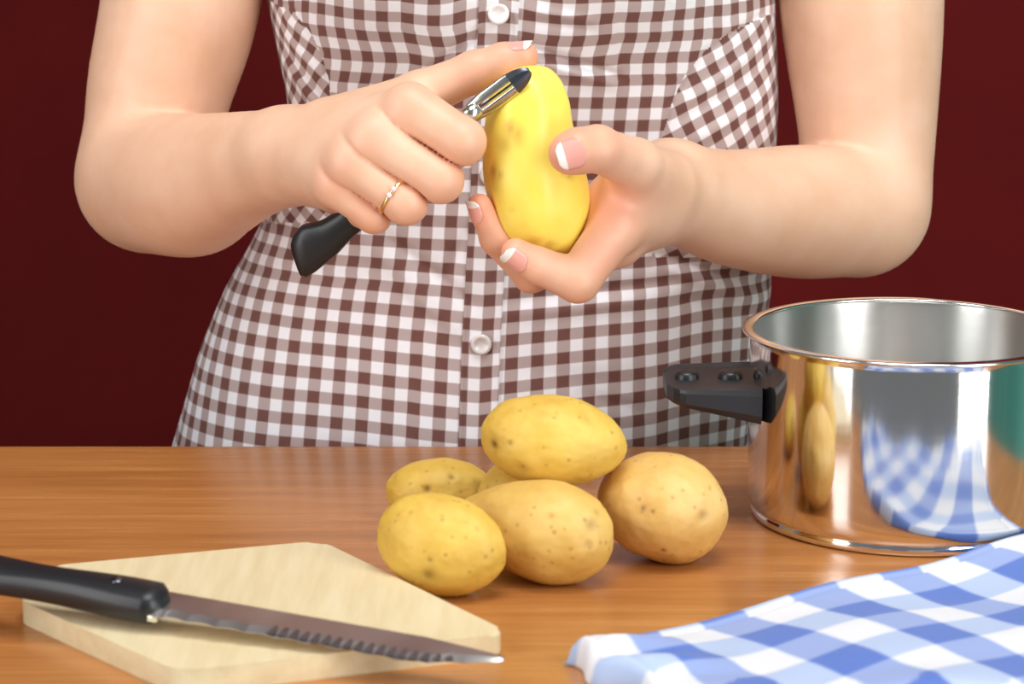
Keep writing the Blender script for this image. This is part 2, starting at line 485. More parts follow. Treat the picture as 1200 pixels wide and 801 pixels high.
obj('inner_wall', mesh('pot_inner', vs, fs), M['steel_in'], pot)
prof = []
for k in range(14):
    q = 2*math.pi*k/14
    prof.append((PR+0.0012+0.0030*math.cos(q), PH-0.0006+0.0014*math.sin(q)))
vs, fs = lathe(prof, 160, True)
obj('rim', mesh('pot_rim', vs, fs), M['steel_rim'], pot)
def pot_handle(sgn):
    # tapering loop-shaped grip, wide along the wall, reaching out radially
    bm = bmesh.new()
    ztop = 0.0735
    sec = []
    nn = 16
    for i in range(nn+1):
        tt = i/nn
        xo = PR-0.003 + tt*0.046
        half = 0.034*(1-0.10*tt) if tt < 0.8 else 0.034*0.92*math.sqrt(max(0.0, 1-((tt-0.8)/0.235)**2))
        thick = 0.0185*(1-tt) + 0.0075*tt
        zt = ztop - 0.0008 - 0.004*tt*0.3
        sec.append((xo, half, zt, thick))
    rings = []
    prof_ = [(-1, -0.75), (-1, -0.2), (-0.97, -0.03), (-0.86, 0.0), (-0.78, -0.09), (0.78, -0.09), (0.86, 0.0), (0.97, -0.03), (1, -0.2), (1, -0.75), (0.9, -1), (-0.9, -1)]
    for (xo, half, zt, thick) in sec:
        rings.append([bm.verts.new((sgn*xo, c*half, zt+h*thick)) for (c, h) in prof_])
    for i in range(nn):
        for k in range(len(prof_)):
            k2 = (k+1) % len(prof_)
            bm.faces.new((rings[i][k], rings[i][k2], rings[i+1][k2], rings[i+1][k]))
    bm.faces.new(rings[0]); bm.faces.new(rings[-1][::-1])
    h = obj('handle', bm_mesh('pot_handle', bm, False), M['grey_black'], pot)
    h['label'] = 'black plastic side handle'
    for xo in (0.010, 0.032):
        vs_, fs_ = lathe([(0.0, 0.0022), (0.0025, 0.0026), (0.005, 0.0022), (0.0062, 0.0005), (0.0064, -0.003)], 24)
        me_ = mesh('screw', [(sgn*(PR+xo)+p[0], p[1], ztop-0.0012+p[2]) for p in vs_], fs_)
        obj('screw', me_, M['black'], h)
pot_handle(-1); pot_handle(1)

# ------------------------------------------------------------------ towel
K0 = G(652, 779); e1 = (G(1130, 660)-G(652, 779)); e1.z = 0; e1.normalize()
e2 = Vector((e1.y, -e1.x, 0)).normalized()
def towel_mesh():
    n1_, n2_ = 170, 120
    LU, LV = 0.29, 0.26
    us = np.linspace(0, LU, n1_); vv = np.linspace(0, LV, n2_)
    U, V_ = np.meshgrid(us, vv, indexing='ij')
    h = 0.0055 + 0.0022*np.sin(U*46+V_*22+0.7) + 0.0016*np.sin(V_*75-U*24) + 0.0030*np.exp(-((U-0.015)/0.03)**2)*(1+np.sin(V_*210-U*60))
    h += 0.0028*np.exp(-((V_-0.06-0.25*U)/0.016)**2) + 0.0022*np.exp(-((V_-0.13+0.1*U)/0.02)**2)
    edge = np.minimum(np.minimum(U, LU-U), np.minimum(V_, LV-V_))
    roll = np.clip(edge/0.006, 0, 1); h = h*np.sqrt(1-(1-roll)**2)*0.85 + 0.0016
    h = h - 0.0013*np.exp(-((edge-0.0085)/0.0014)**2) + 0.0012*np.exp(-((edge-0.004)/0.003)**2)
    wob = 0.0028*np.sin(U*37+1)*np.exp(-V_/0.04)
    wu = 0.0045*np.sin(V_*150+0.5)*np.exp(-U/0.025)
    pos = np.stack([K0.x+e1.x*(U+wu)+e2.x*(V_+wob), K0.y+e1.y*(U+wu)+e2.y*(V_+wob), TZ+h], -1)
    ye = YB-0.41
    over = np.maximum(0, ye+0.004-pos[..., 1])
    pos[..., 1] = np.where(over > 0, ye+0.004-0.010*(1-np.exp(-over/0.008))-(h-0.002)*0.6, pos[..., 1])
    pos[..., 2] -= np.maximum(0, over-0.005*(1-np.exp(-over/0.006)))
    ddx = pos[..., 0]-PC.x; ddy = pos[..., 1]-PC.y; rr_ = np.hypot(ddx, ddy); kk_ = np.maximum(1, (PR+0.0008)/np.maximum(rr_, 1e-6))
    pos[..., 0] = PC.x+ddx*kk_; pos[..., 1] = PC.y+ddy*kk_
    bot = pos.copy(); bot[..., 2] = np.where(over > 0, pos[..., 2], TZ+0.0004); bot[..., 1] += np.where(over > 0, np.minimum(h*0.7, 0.8*np.maximum(0, ye-0.0012-pos[..., 1])), 0)
    nv = n1_*n2_
    verts = np.concatenate([pos.reshape(-1, 3), bot.reshape(-1, 3)])
    idx = np.arange(nv).reshape(n1_, n2_)
    q = np.stack([idx[:-1, :-1], idx[1:, :-1], idx[1:, 1:], idx[:-1, 1:]], -1).reshape(-1, 4)
    faces = [tuple(reversed(f)) for f in q.tolist()] + [tuple(int(k)+nv for k in f) for f in q.tolist()]
    border = list(idx[:, 0]) + list(idx[-1, 1:]) + list(idx[::-1, -1][1:]) + list(idx[0, ::-1][1:-1])
    nbd = len(border)
    for i in range(nbd):
        a, b = int(border[i]), int(border[(i+1) % nbd])
        faces.append((a, b, b+nv, a+nv))
    me = mesh('towel', verts, faces)
    wq = G(1023, 689, TZ+0.0065)-K0; u0, v0 = wq.dot(e1), wq.dot(e2)
    uvl = me.uv_layers.new(name='UVMap')
    UU = np.concatenate([U.ravel(), U.ravel()]); VV = np.concatenate([V_.ravel(), V_.ravel()])
    li = np.zeros(len(me.loops), dtype=np.int32); me.loops.foreach_get('vertex_index', li)
    uvl.data.foreach_set('uv', np.stack([UU[li]-u0, (VV[li]-v0)*1.18], -1).astype(np.float32).ravel())
    return me
o = obj('tea_towel', towel_mesh(), M['towel'])
tag(o, 'blue and white checked tea towel spread on the table', 'towel')

# ------------------------------------------------------------------ implicit body
def V3(t_): return np.array(P(*t_))
class Prim:
    def __init__(s, a, ra, b, rb, flat=None):
        s.a = np.array(a, float); s.b = np.array(b, float); s.ra = ra; s.rb = rb
        s.ab = s.b-s.a; s.l2 = max(1e-12, float(s.ab@s.ab))
    def d(s, X):
        q = X-s.a
        h = np.clip((q@s.ab)/s.l2, 0, 1)
        q = q-h[..., None]*s.ab
        return np.sqrt(np.einsum('...i,...i', q, q)) - (s.ra+(s.rb-s.ra)*h)
def smin(a, b, k):
    h = np.maximum(k-np.abs(a-b), 0)/k
    return np.minimum(a, b)-h*h*k*0.25
def chain(pts):
    return [Prim(V3(pts[i][:3]), pts[i][3], V3(pts[i+1][:3]), pts[i+1][3]) for i in range(len(pts)-1)]

def limb(pts, sub=7):
    q = np.array([list(V3(p[:3]))+[p[3]] for p in pts]); n = len(q); out = []
    for i in range(n-1):
        p0_, p1_, p2_, p3_ = q[max(0, i-1)], q[i], q[i+1], q[min(n-1, i+2)]
        for k in range(sub):
            f = k/sub
            out.append(0.5*((2*p1_)+(-p0_+p2_)*f+(2*p0_-5*p1_+4*p2_-p3_)*f*f+(-p0_+3*p1_-3*p2_+p3_)*f**3))
    out.append(q[-1])
    return [Prim(out[i][:3], out[i][3], out[i+1][:3], out[i+1][3]) for i in range(len(out)-1)]
# (px, py, depth, radius)
# --- right hand (grips the peeler)
RH = {
 'index':  [(482, 128, 1.228, .0132), (541, 166, 1.217, .0120), (530, 176, 1.247, .0098), (492, 172, 1.258, .0080)],
 'middle': [(438, 163, 1.225, .0126), (516, 211, 1.2155, .0115), (498, 214, 1.245, .0095), (456, 205, 1.258, .0078)],
 'ring':   [(412, 190, 1.227, .0120), (476, 238, 1.2185, .0108), (458, 238, 1.246, .0090), (424, 228, 1.258, .0075)],
 'little': [(394, 216, 1.234, .0110), (438, 251, 1.2275, .0095), (420, 248, 1.250, .0080), (400, 238, 1.262, .0068)],
}
RTH = [(395, 150, 1.272, .016), (492, 112, 1.256, .0125), (556, 84, 1.256, .0104), (590, 72, 1.254, .0092), (613, 66, 1.252, .0078)]
RWR = (338, 182, 1.292)
# --- left hand (cups the potato)
LH = {
 'index':  [(720, 268, 1.240, .0130), (677, 328, 1.2225, .0114), (630, 311, 1.2185, .0092), (604, 296, 1.216, .0074)],
 'middle': [(722, 285, 1.262, .0125), (622, 322, 1.250, .0090), (581, 280, 1.239, .0079), (562, 241, 1.233, .0063)],
 'ring':   [(728, 275, 1.284, .0120), (640, 312, 1.284, .0094), (602, 268, 1.283, .0080), (594, 230, 1.280, .0066)],
 'little': [(738, 262, 1.302, .0110), (672, 296, 1.302, .0088), (640, 262, 1.298, .0075), (630, 232, 1.294, .0062)],
}
LTH = [(778, 214, 1.268, .0165), (744, 193, 1.236, .0132), (700, 174, 1.2115, .0113), (676, 177, 1.2055, .0110), (666, 180, 1.205, .0101)]
LWR = (785, 221, 1.296)

def hand_groups(H, TH, wr, wr_r, extra):
    fingers = []
    for k in ('index', 'middle', 'ring', 'little'):
        fingers.append(chain(H[k]))
    thumb = chain(TH)
    palm = []
    W = V3(wr)
    for k in ('index', 'middle', 'ring', 'little'):
        m0 = V3(H[k][0][:3]); f_ = 0.25
        palm.append(Prim(W*(1-f_)+m0*f_, 0.0170, m0*0.97+W*0.03, H[k][0][3]*0.97))
    palm += extra
    return fingers, thumb, palm
r_extra = [Prim(V3(RWR), .0245, V3((372, 176, 1.279)), .0215), Prim(V3((420, 165, 1.258)), .017, V3((450, 190, 1.25)), .015),
           Prim(V3((385, 205, 1.268)), .017, V3((400, 220, 1.254)), .013)]
l_extra = [Prim(V3((742, 205, 1.248)), .0115, V3((712, 240, 1.256)), .0105), Prim(V3((712, 240, 1.256)), .0105, V3((715, 270, 1.252)), .0115), Prim(V3(LWR), .0245, V3((766, 226, 1.284)), .0225), Prim(V3((768, 232, 1.272)), .018, V3((735, 235, 1.252)), .0145),
           Prim(V3((745, 250, 1.285)), .018, V3((730, 262, 1.28)), .014)]
rF, rT, rP = hand_groups(RH, RTH, RWR, .024, r_extra)
lF, lT, lP = hand_groups(LH, LTH, LWR, .024, l_extra)
# --- arms
r_fore = limb([(338, 182, 1.292, .0245), (285, 196, 1.325, .0300), (225, 214, 1.365, .0385), (172, 212, 1.405, .0385)])
r_fore2 = limb([(228, 224, 1.375, .0345), (172, 216, 1.42, .036)])
r_upper = limb([(173, 208, 1.425, .0375), (186, 110, 1.432, .0415), (212, 0, 1.438, .046), (232, -180, 1.446, .049), (250, -330, 1.45, .050)])
l_fore = limb([(785, 221, 1.296, .0250), (850, 242, 1.330, .0310), (935, 248, 1.372, .0375), (1005, 246, 1.405, .0375)])
l_upper = limb([(1012, 240, 1.420, .0375), (1016, 150, 1.428, .0400), (1009, 0, 1.436, .0478), (1000, -180, 1.446, .050), (985, -330, 1.45, .050)])
# --- trunk and legs (under the dress and behind the table)
trunk = []
for sx in (-1, 1):
    trunk += [Prim((-0.025+sx*0.045, 1.465, 0.80), .075, (0.005+sx*0.055, 1.462, 1.0), .068), Prim((0.005+sx*0.055, 1.462, 1.0), .066, (0.012+sx*0.068, 1.462, 1.20), .074),
              Prim((0.012+sx*0.068, 1.462, 1.20), .074, (0.012+sx*0.13, 1.458, 1.285), .05),
              Prim((-0.025+sx*0.055, 1.47, 0.80), .07, (sx*0.085, 1.475, 0.46), .055), Prim((sx*0.085, 1.475, 0.46), .052, (sx*0.09, 1.49, 0.09), .036),
              Prim((sx*0.09, 1.50, 0.055), .04, (sx*0.10, 1.33, 0.034), .034)]
trunk += [Prim((0.012, 1.465, 1.27), .06, (0.012, 1.455, 1.36), .052)]

def fold(prims, X, k, cut):
    r_ = None
    for p in prims:
        if p.cull > cut: continue
        d_ = p.d(X)
        r_ = d_ if r_ is None else smin(r_, d_, k)
    return r_
def comb(a, b, k):
    if a is None: return b
    if b is None: return a
    return smin(a, b, k)
def joint(a, b, X, fold_at):
    if a is None or b is None: return comb(a, b, 0.003)
    g = np.exp(-np.sum((X-fold_at)**2, -1)/0.034**2)
    return smin(a, b, 0.016*(1-g)+0.0035*g)+0.0009*g*np.exp(-((a-b)/0.004)**2)
RFOLD = V3((222, 133, 1.395)); LFOLD = V3((968, 168, 1.390))
def hand_sdf(F, T, Pm, X, cut):
    f_ = None
    for c in F:
        n_ = fold(c, X, 0.003, cut)
        if f_ is None or n_ is None: f_ = comb(f_, n_, 0.0006); continue
        f_ = np.minimum(f_, n_)+0.0016*np.exp(-((f_-n_)/0.0016)**2)
    th = fold(T, X, 0.004, cut)
    pm = fold(Pm, X, 0.012, cut)
    pm = comb(pm, th, 0.010) if th is not None else pm
    return comb(f_, pm, 0.006)
def body_sdf(X, cut):
    a = comb(hand_sdf(rF, rT, rP, X, cut), joint(comb(fold(r_fore, X, 0.002, cut), fold(r_fore2, X, 0.002, cut), 0.012), fold(r_upper, X, 0.002, cut), X, RFOLD), 0.010)
    b = comb(hand_sdf(lF, lT, lP, X, cut), joint(fold(l_fore, X, 0.002, cut), fold(l_upper, X, 0.002, cut), X, LFOLD), 0.010)
    tr = fold(trunk, X, 0.05, cut)
    r_ = comb(comb(a, tr, 0.02), b, 0.008)
    return r_
ALL = [p for c in rF+lF for p in c] + rT + lT + rP + lP + r_fore + r_fore2 + r_upper + l_fore + l_upper + trunk

def spaced(segs):
    out = [segs[0][0]]
    for (a, b, h) in segs:
        n = max(1, int(round((b-a)/h)))
        out += list(a+(b-a)*np.arange(1, n+1)/n)
    return np.array(out)
FN = 0.0011
xs = spaced([(-0.36, -0.13, .0042), (-0.13, 0.10, FN), (0.10, 0.36, .0042)])
ys = spaced([(1.17, 1.19, .005), (1.19, 1.285, FN), (1.285, 1.33, .0026), (1.33, 1.60, .006)])
zs = spaced([(-0.012, 0.80, .02), (0.80, 0.965, .006), (0.965, 1.125, FN), (1.125, 1.44, .005)])
def build_sdf():
    nx, ny, nz = len(xs), len(ys), len(zs)
    V = np.ones((nx, ny, nz), np.float32)
    BS = 18
    for i in range(0, nx, BS):
        X_ = xs[i:i+BS]
        for j in range(0, ny, BS):
            Y_ = ys[j:j+BS]
            for k in range(0, nz, BS):
                Z_ = zs[k:k+BS]
                c = np.array([(X_[0]+X_[-1])/2, (Y_[0]+Y_[-1])/2, (Z_[0]+Z_[-1])/2])
                rad = 0.5*math.sqrt((X_[-1]-X_[0])**2+(Y_[-1]-Y_[0])**2+(Z_[-1]-Z_[0])**2)
                mn = 9
                for p in ALL:
                    p.cull = float(p.d(c[None])[0]); mn = min(mn, p.cull)
                if mn > rad+0.02: continue
                if mn < -rad-0.002: V[i:i+BS, j:j+BS, k:k+BS] = -1; continue
                gx, gy, gz = np.meshgrid(X_, Y_, Z_, indexing='ij')
                r_ = body_sdf(np.stack([gx, gy, gz], -1), rad+0.035)
                if r_ is not None: V[i:i+BS, j:j+BS, k:k+BS] = r_
    return V
def surface_nets(V):
    nx, ny, nz = V.shape
    I = V < 0
    cnt = np.zeros((nx-1, ny-1, nz-1), np.int8)
    for a in (0, 1):
        for b in (0, 1):
            for c in (0, 1):
                cnt += I[a:nx-1+a, b:ny-1+b, c:nz-1+c]
    act = (cnt > 0) & (cnt < 8)
    ii, jj, kk = np.nonzero(act)
    idm = np.full(act.shape, -1, np.int32); idm[ii, jj, kk] = np.arange(len(ii))
    corners = [(a, b, c) for a in (0, 1) for b in (0, 1) for c in (0, 1)]
    val = {c: V[ii+c[0], jj+c[1], kk+c[2]] for c in corners}
    acc = np.zeros((len(ii), 3)); num = np.zeros(len(ii))
    for c in corners:
        for ax_ in range(3):
            if c[ax_]: continue
            c2 = list(c); c2[ax_] = 1; c2 = tuple(c2)
            va, vb = val[c], val[c2]
            mk = (va < 0) != (vb < 0)
            t_ = np.where(mk, va/np.where(mk, va-vb, 1), 0)
            p = np.stack([np.full(len(ii), float(c[0])), np.full(len(ii), float(c[1])), np.full(len(ii), float(c[2]))], -1)
            p[:, ax_] += t_
            acc += p*mk[:, None]; num += mk
    fr = acc/num[:, None]
    vx = xs[ii]+fr[:, 0]*(xs[ii+1]-xs[ii]); vy = ys[jj]+fr[:, 1]*(ys[jj+1]-ys[jj]); vz = zs[kk]+fr[:, 2]*(zs[kk+1]-zs[kk])
    faces = []
    for ax_ in range(3):
        sl0 = [slice(1, -1)]*3; sl1 = [slice(1, -1)]*3
        sl0[ax_] = slice(0, V.shape[ax_]-1); sl1[ax_] = slice(1, V.shape[ax_])
        A_ = I[tuple(sl0)]; B_ = I[tuple(sl1)]
        for pol in (True, False):
            e = np.nonzero((A_ != B_) & (A_ == pol))
            g = [e[q]+(0 if q == ax_ else 1) for q in range(3)]
            b_, c_ = (ax_+1) % 3, (ax_+2) % 3
            def cell(db, dc):
                q = [g[0].copy(), g[1].copy(), g[2].copy()]; q[b_] -= db; q[c_] -= dc
                return idm[q[0], q[1], q[2]]
            quad = np.stack([cell(1, 1), cell(0, 1), cell(0, 0), cell(1, 0)], -1)
            if not pol: quad = quad[:, ::-1]
            faces.append(quad)
    return np.stack([vx, vy, vz], -1), np.concatenate(faces)
BV, BF = surface_nets(build_sdf())
# relax the voxel stepping a little (umbrella smoothing)
def relax(vt, fq, it, lam):
    e = np.concatenate([fq[:, [0, 1]], fq[:, [1, 2]], fq[:, [2, 3]], fq[:, [3, 0]]])
    n = len(vt)
    deg = np.bincount(e.ravel(), minlength=n).astype(float)
    for q in range(it):
        s_ = np.zeros_like(vt)
        for c in range(3):
            s_[:, c] = np.bincount(e[:, 0], vt[e[:, 1], c], n)+np.bincount(e[:, 1], vt[e[:, 0], c], n)
        vt = vt+(lam if q % 2 == 0 else -lam*1.02)*(s_/deg[:, None]-vt)
    return vt
BV = relax(BV, BF, 4, 0.5)
feet = P(545, 522, 1.46); person = thing('person', 'person in sleeveless brown and white gingham dress peeling a potato', 'person', (0.0, 1.46, 0))
def fast_mesh(name, verts, quads):
    me = bpy.data.meshes.new(name)
    me.vertices.add(len(verts)); me.vertices.foreach_set('co', np.asarray(verts, np.float32).ravel())
    nq = len(quads)
    me.loops.add(nq*4); me.loops.foreach_set('vertex_index', np.asarray(quads, np.int32).ravel())
    me.polygons.add(nq); me.polygons.foreach_set('loop_start', np.arange(0, nq*4, 4, dtype=np.int32))
    me.update(calc_edges=True); me.validate()
    smooth(me); return me
off = np.array(person.location)
me = fast_mesh('body', BV-off, BF)
pink = np.zeros(len(BV))
def add_pink(pt, rad, st):
    global pink
    pink = np.maximum(pink, st*np.exp(-(np.linalg.norm(BV-pt, axis=1)/rad)**2))
for H in (RH, LH):
    for k in H:
        add_pink(V3(H[k][0][:3])+np.array((0, -.008, .004)), .012, .55)
        add_pink(V3(H[k][1][:3]), .016, .6); add_pink(V3(H[k][2][:3]), .014, .7); add_pink(V3(H[k][3][:3]), .016, 1.0)
for T_ in (RTH, LTH):
    add_pink(V3(T_[-1][:3]), .018, 1.0); add_pink(V3(T_[-3][:3]), .018, .7)
add_pink(V3((715, 245, 1.235)), .022, .8); add_pink(V3((705, 300, 1.22)), .018, .7)
set_attr(me, 'pink', pink)
obj('body', me, M['skin'], person)

# --- fingernails
def nail(tip, prev, r_, rp_, normal, length=0.0115, back=0.0065, arc=52, lift=0.0002):
    B_ = Vector(V3(tip)); A_ = Vector(V3(prev))
    axx = (B_-A_).normalized()
    n_ = Vector(normal); n_ = (n_-axx*n_.dot(axx)).normalized(); tt_ = axx.cross(n_)
    nu, nv_ = 12, 14
    rows = []; 
    for top in (1, 0):
        for i in range(nv_+1):
            v_ = i/nv_
            wv_ = math.sqrt(max(0.03, 1-max(0, (0.4-v_)/0.4)**2))*math.sqrt(max(0.05, 1-max(0, (v_-0.62)/0.42)**2))
            for j in range(nu+1):
                u = -1+2*j/nu
                ph = R(arc)*u*wv_
                along = max(0.0, back-v_*length)/(B_-A_).length
                rr_ = r_+(rp_-r_)*along+lift+(0.0004 if top else -0.0006)
                c = B_+axx*(-back+v_*length)
                drop = 0.0016*v_*v_
                rows.append(c+n_*(rr_*math.cos(ph)-drop)+tt_*(rr_*math.sin(ph)) - Vector(person.location))
    W_ = nu+1; Hn = nv_+1; fs_ = []; mi = []
    def id_(t_, i, j): return t_*W_*Hn+i*W_+j
    for i in range(nv_):
        for j in range(nu):
            fs_.append((id_(0, i, j), id_(0, i, j+1), id_(0, i+1, j+1), id_(0, i+1, j))); mi.append(1 if i >= nv_*0.68 else 0)
            fs_.append((id_(1, i, j), id_(1, i+1, j), id_(1, i+1, j+1), id_(1, i, j+1))); mi.append(1 if i >= nv_*0.68 else 0)
    for i in range(nv_):
        fs_.append((id_(0, i, 0), id_(0, i+1, 0), id_(1, i+1, 0), id_(1, i, 0))); mi.append(1 if i >= nv_*0.68 else 0)
        fs_.append((id_(0, i, nu), id_(1, i, nu), id_(1, i+1, nu), id_(0, i+1, nu))); mi.append(1 if i >= nv_*0.68 else 0)
    for j in range(nu):
        fs_.append((id_(0, nv_, j), id_(0, nv_, j+1), id_(1, nv_, j+1), id_(1, nv_, j))); mi.append(1)
    me_ = mesh('fingernail', rows, fs_)
    me_.polygons.foreach_set('material_index', mi)
    o_ = obj('fingernail', me_, [M['nail'], M['nail_tip']], person)
    return o_
nail(LTH[-1][:3], LTH[-2][:3], .0101, .0110, (-0.05, -0.93, 0.05), 0.0140, 0.0072, 40, 0.0012)
nail(LH['index'][3][:3], LH['index'][2][:3], .0074, .0092, (-0.6, -0.75, -0.1), 0.0130)
nail(LH['middle'][3][:3], LH['middle'][2][:3], .0063, .0079, (-0.75, -0.6, 0.2), 0.0125)
nail(RTH[-1][:3], RTH[-2][:3], .0078, .0092, (-0.2, -0.10, 0.95), 0.0130)

# ------------------------------------------------------------------ dress
OUT = [(-260, 318, 908), (-150, 305, 915), (0, 310, 912), (60, 322, 914), (120, 335, 916), (180, 336, 913), (240, 316, 909), (300, 285, 907), (340, 262, 906), (430, 226, 893), (522, 200, 880), (640, 160, 885), (820, 110, 915), (1300, 20, 990)]
FR = [(-260, 1.36), (-150, 1.352), (0, 1.358), (60, 1.368), (130, 1.375), (200, 1.378), (300, 1.372), (400, 1.366), (522, 1.358), (640, 1.352), (1300, 1.345)]
DS = 1.435
oz = np.array([P(600, q[0], DS).z for q in OUT])[::-1]
oL = np.array([P(q[1], q[0], DS).x for q in OUT])[::-1]; oR = np.array([P(q[2], q[0], DS).x for q in OUT])[::-1]
fz = np.array([P(600, q[0], 1.37).z for q in FR])[::-1]; fy = np.array([q[1] for q in FR])[::-1]
def sm_interp(z, zt, vt):
    w_ = 0.012
    return (np.interp(z-w_, zt, vt)+np.interp(z+w_, zt, vt)+2*np.interp(z, zt, vt))/4
PLK = [(-260, 592), (0, 585), (200, 575), (400, 564), (522, 560), (1300, 545)]
pz = np.array([P(600, q[0], 1.37).z for q in PLK])[::-1]; pxx = np.array([P(q[1], q[0], 1.37).x for q in PLK])[::-1]
# wrinkles: (px1, py1, px2, py2, width px, height m)
WR = [(598, 48, 722, 86, 6, -.0050), (600, 60, 720, 97, 8, .0030), (562, 36, 490, 94, 6, -.0055), (568, 56, 500, 106, 8, .0030),
      (430, 262, 560, 356, 9, -.0026), (400, 262, 540, 372, 12, .0016), (520, 330, 548, 270, 8, -.002),
      (600, 350, 790, 330, 9, -.0028), (600, 362, 800, 344, 11, .0018), (770, 300, 905, 345, 9, -.004), (790, 316, 905, 368, 9, .003), (780, 345, 900, 385, 10, -.0015),
      (318, 4, 346, 17, 4, -.0015), (345, 16, 376, 64, 4, -.0022), (376, 64, 387, 125, 4, -.0022), (322, 40, 372, 92, 6, .0022), (318, 55, 372, 118, 6, -.0026), (325, 82, 372, 140, 6, .0024), (332, 108, 365, 150, 6, -.0022), (320, 20, 355, 45, 5, .0018),
      (775, 168, 788, 118, 4, -.0022), (788, 118, 826, 60, 4, -.0022), (826, 60, 900, 20, 4, -.0022), (812, 118, 905, 52, 8, .0026), (800, 140, 905, 85, 8, -.0024), (820, 165, 910, 118, 9, .0022), (860, 118, 900, 178, 8, -.0016),
      (300, 300, 345, 262, 7, -.002), (310, 320, 380, 275, 7, .0015), (620, 8, 700, 22, 7, .0018), (622, 22, 690, 30, 6, -.0018),
      (470, 330, 540, 385, 8, .0012), (620, 430, 760, 450, 14, -.001), (680, 455, 760, 480, 9, -.0016)]
def dress_surface(x_front, theta, z):
    """theta: 0 = straight to the camera, +- pi = back. returns pos arrays."""
    xl = sm_interp(z, oz, oL); xr = sm_interp(z, oz, oR); yf = sm_interp(z, fz, fy)
    xc = (xl+xr)/2; a = (xr-xl)/2; yc = 1.455; b = yc-yf
    s_, c_ = np.sin(theta), np.cos(theta)
    ex = 0.86
    x = xc+a*np.sign(s_)*np.abs(s_)**ex
    bb = np.where(c_ > 0, b, 0.10)
    y = yc-bb*np.sign(c_)*np.abs(c_)**ex
    return x, y, z
def wrinkle(x, y, z):
    """offset towards the camera from the wrinkle list, evaluated on the front."""
    d_ = np.zeros_like(x)
    for (x1, y1, x2, y2, wd, hgt) in WR:
        p1 = P(x1, y1, 1.38); p2 = P(x2, y2, 1.38)
        ax_, az_ = p2.x-p1.x, p2.z-p1.z; l2 = ax_*ax_+az_*az_
        h_ = ((x-p1.x)*ax_+(z-p1.z)*az_)/l2
        hc = np.clip(h_, 0, 1)
        dd = np.hypot(x-p1.x-hc*ax_, z-p1.z-hc*az_)
        d_ += hgt*np.exp(-(dd/(wd/2050.0))**2)*(0.35+0.65*np.sin(np.pi*np.clip(h_*0.9+0.05, 0, 1)))
    # broad soft undulation of the skirt
    d_ += 0.0016*np.sin(x*55+z*12)*np.clip((1.0-z)/0.08, 0, 1)
    return d_*(y < 1.45)
def bust(x, z):
    d_ = np.zeros_like(x)
    for (bx, by) in ((452, -60), (748, -60)):
        q = P(bx, by, 1.36)
        d_ += 0.030*np.exp(-((x-q.x)/0.050)**2-((z-q.z)/0.055)**2)
    return d_
def full(theta, z):
    x, y, z = dress_surface(None, theta, z)
    d_ = (wrinkle(x, y, z)+bust(x, z))*np.clip(np.cos(theta)*2.5, 0, 1)
    sd = wrinkle(x, y, z)*np.clip(1-np.abs(np.cos(theta))*2.5, 0, 1)
    x = x+np.sign(np.sin(theta))*sd*0.7
    return x, y-d_, z
zt_ = np.concatenate([np.linspace(0.50, 0.80, 24)[:-1], np.linspace(0.80, P(600, -30, 1.37).z, 330), np.linspace(P(600, -30, 1.37).z, 1.262, 40)[1:]])
q = np.linspace(-1, 1, 840)
th = np.sign(q)*(np.abs(q)*0.62*math.pi + np.abs(q)**3*0.38*math.pi)
TH_, ZZ = np.meshgrid(th, zt_, indexing='ij')
X, Y, Z = full(TH_, ZZ)
# arc length from the placket line along each row
seg = np.sqrt(np.diff(X, axis=0)**2+np.diff(Y, axis=0)**2)
arc = np.concatenate([np.zeros((1, len(zt_))), np.cumsum(seg, 0)])
pl_x = np.interp(zt_, pz, pxx)
s_arc = np.zeros_like(arc)
th_pl = np.zeros(len(zt_))
nh = len(q)
mid = slice(nh//4, 3*nh//4)
for r_ in range(len(zt_)):
    xrow = np.maximum.accumulate(X[mid, r_])
    a0 = np.interp(pl_x[r_], xrow, arc[mid, r_]); s_arc[:, r_] = arc[:, r_]-a0
    th_pl[r_] = np.interp(pl_x[r_], xrow, th[mid])
rowlen = np.abs(arc[-1])
ref = np.interp(1.05, zt_, rowlen)
Uc = s_arc*(ref/rowlen)[None, :]**0.65
# vertical fabric coordinate: rows dip towards the placket below the waist
wz = np.clip((1.03-ZZ)/0.10, 0, 1); wz = wz*wz*(3-2*wz)
mp_ = np.sqrt(np.diff(Y, axis=1)**2*0.6+np.diff(Z, axis=1)**2)
vlen = np.concatenate([np.zeros((nh, 1)), np.cumsum(mp_, 1)], 1)
kref = np.argmin(abs(zt_-1.05)); vlen = vlen-vlen[:, kref:kref+1]
Vc = vlen-0.085*wz*np.abs(s_arc)*np.clip(1.2-np.abs(s_arc)/0.35, 0.2, 1)
Uc = np.where(s_arc > 0, Uc+0.0042, Uc)
pos = np.stack([X, Y, Z], -1)
nq, nz_ = X.shape
idx = np.arange(nq*nz_).reshape(nq, nz_)
quads = np.stack([idx[:-1, :-1], idx[1:, :-1], idx[1:, 1:], idx[:-1, 1:]], -1).reshape(-1, 4)
me = fast_mesh('dress', pos.reshape(-1, 3)-off, quads)
uvl = me.uv_layers.new(name='UVMap')
li = np.zeros(len(me.loops), np.int32); me.loops.foreach_get('vertex_index', li)
UVD = np.stack([Uc.ravel(), Vc.ravel()], -1)
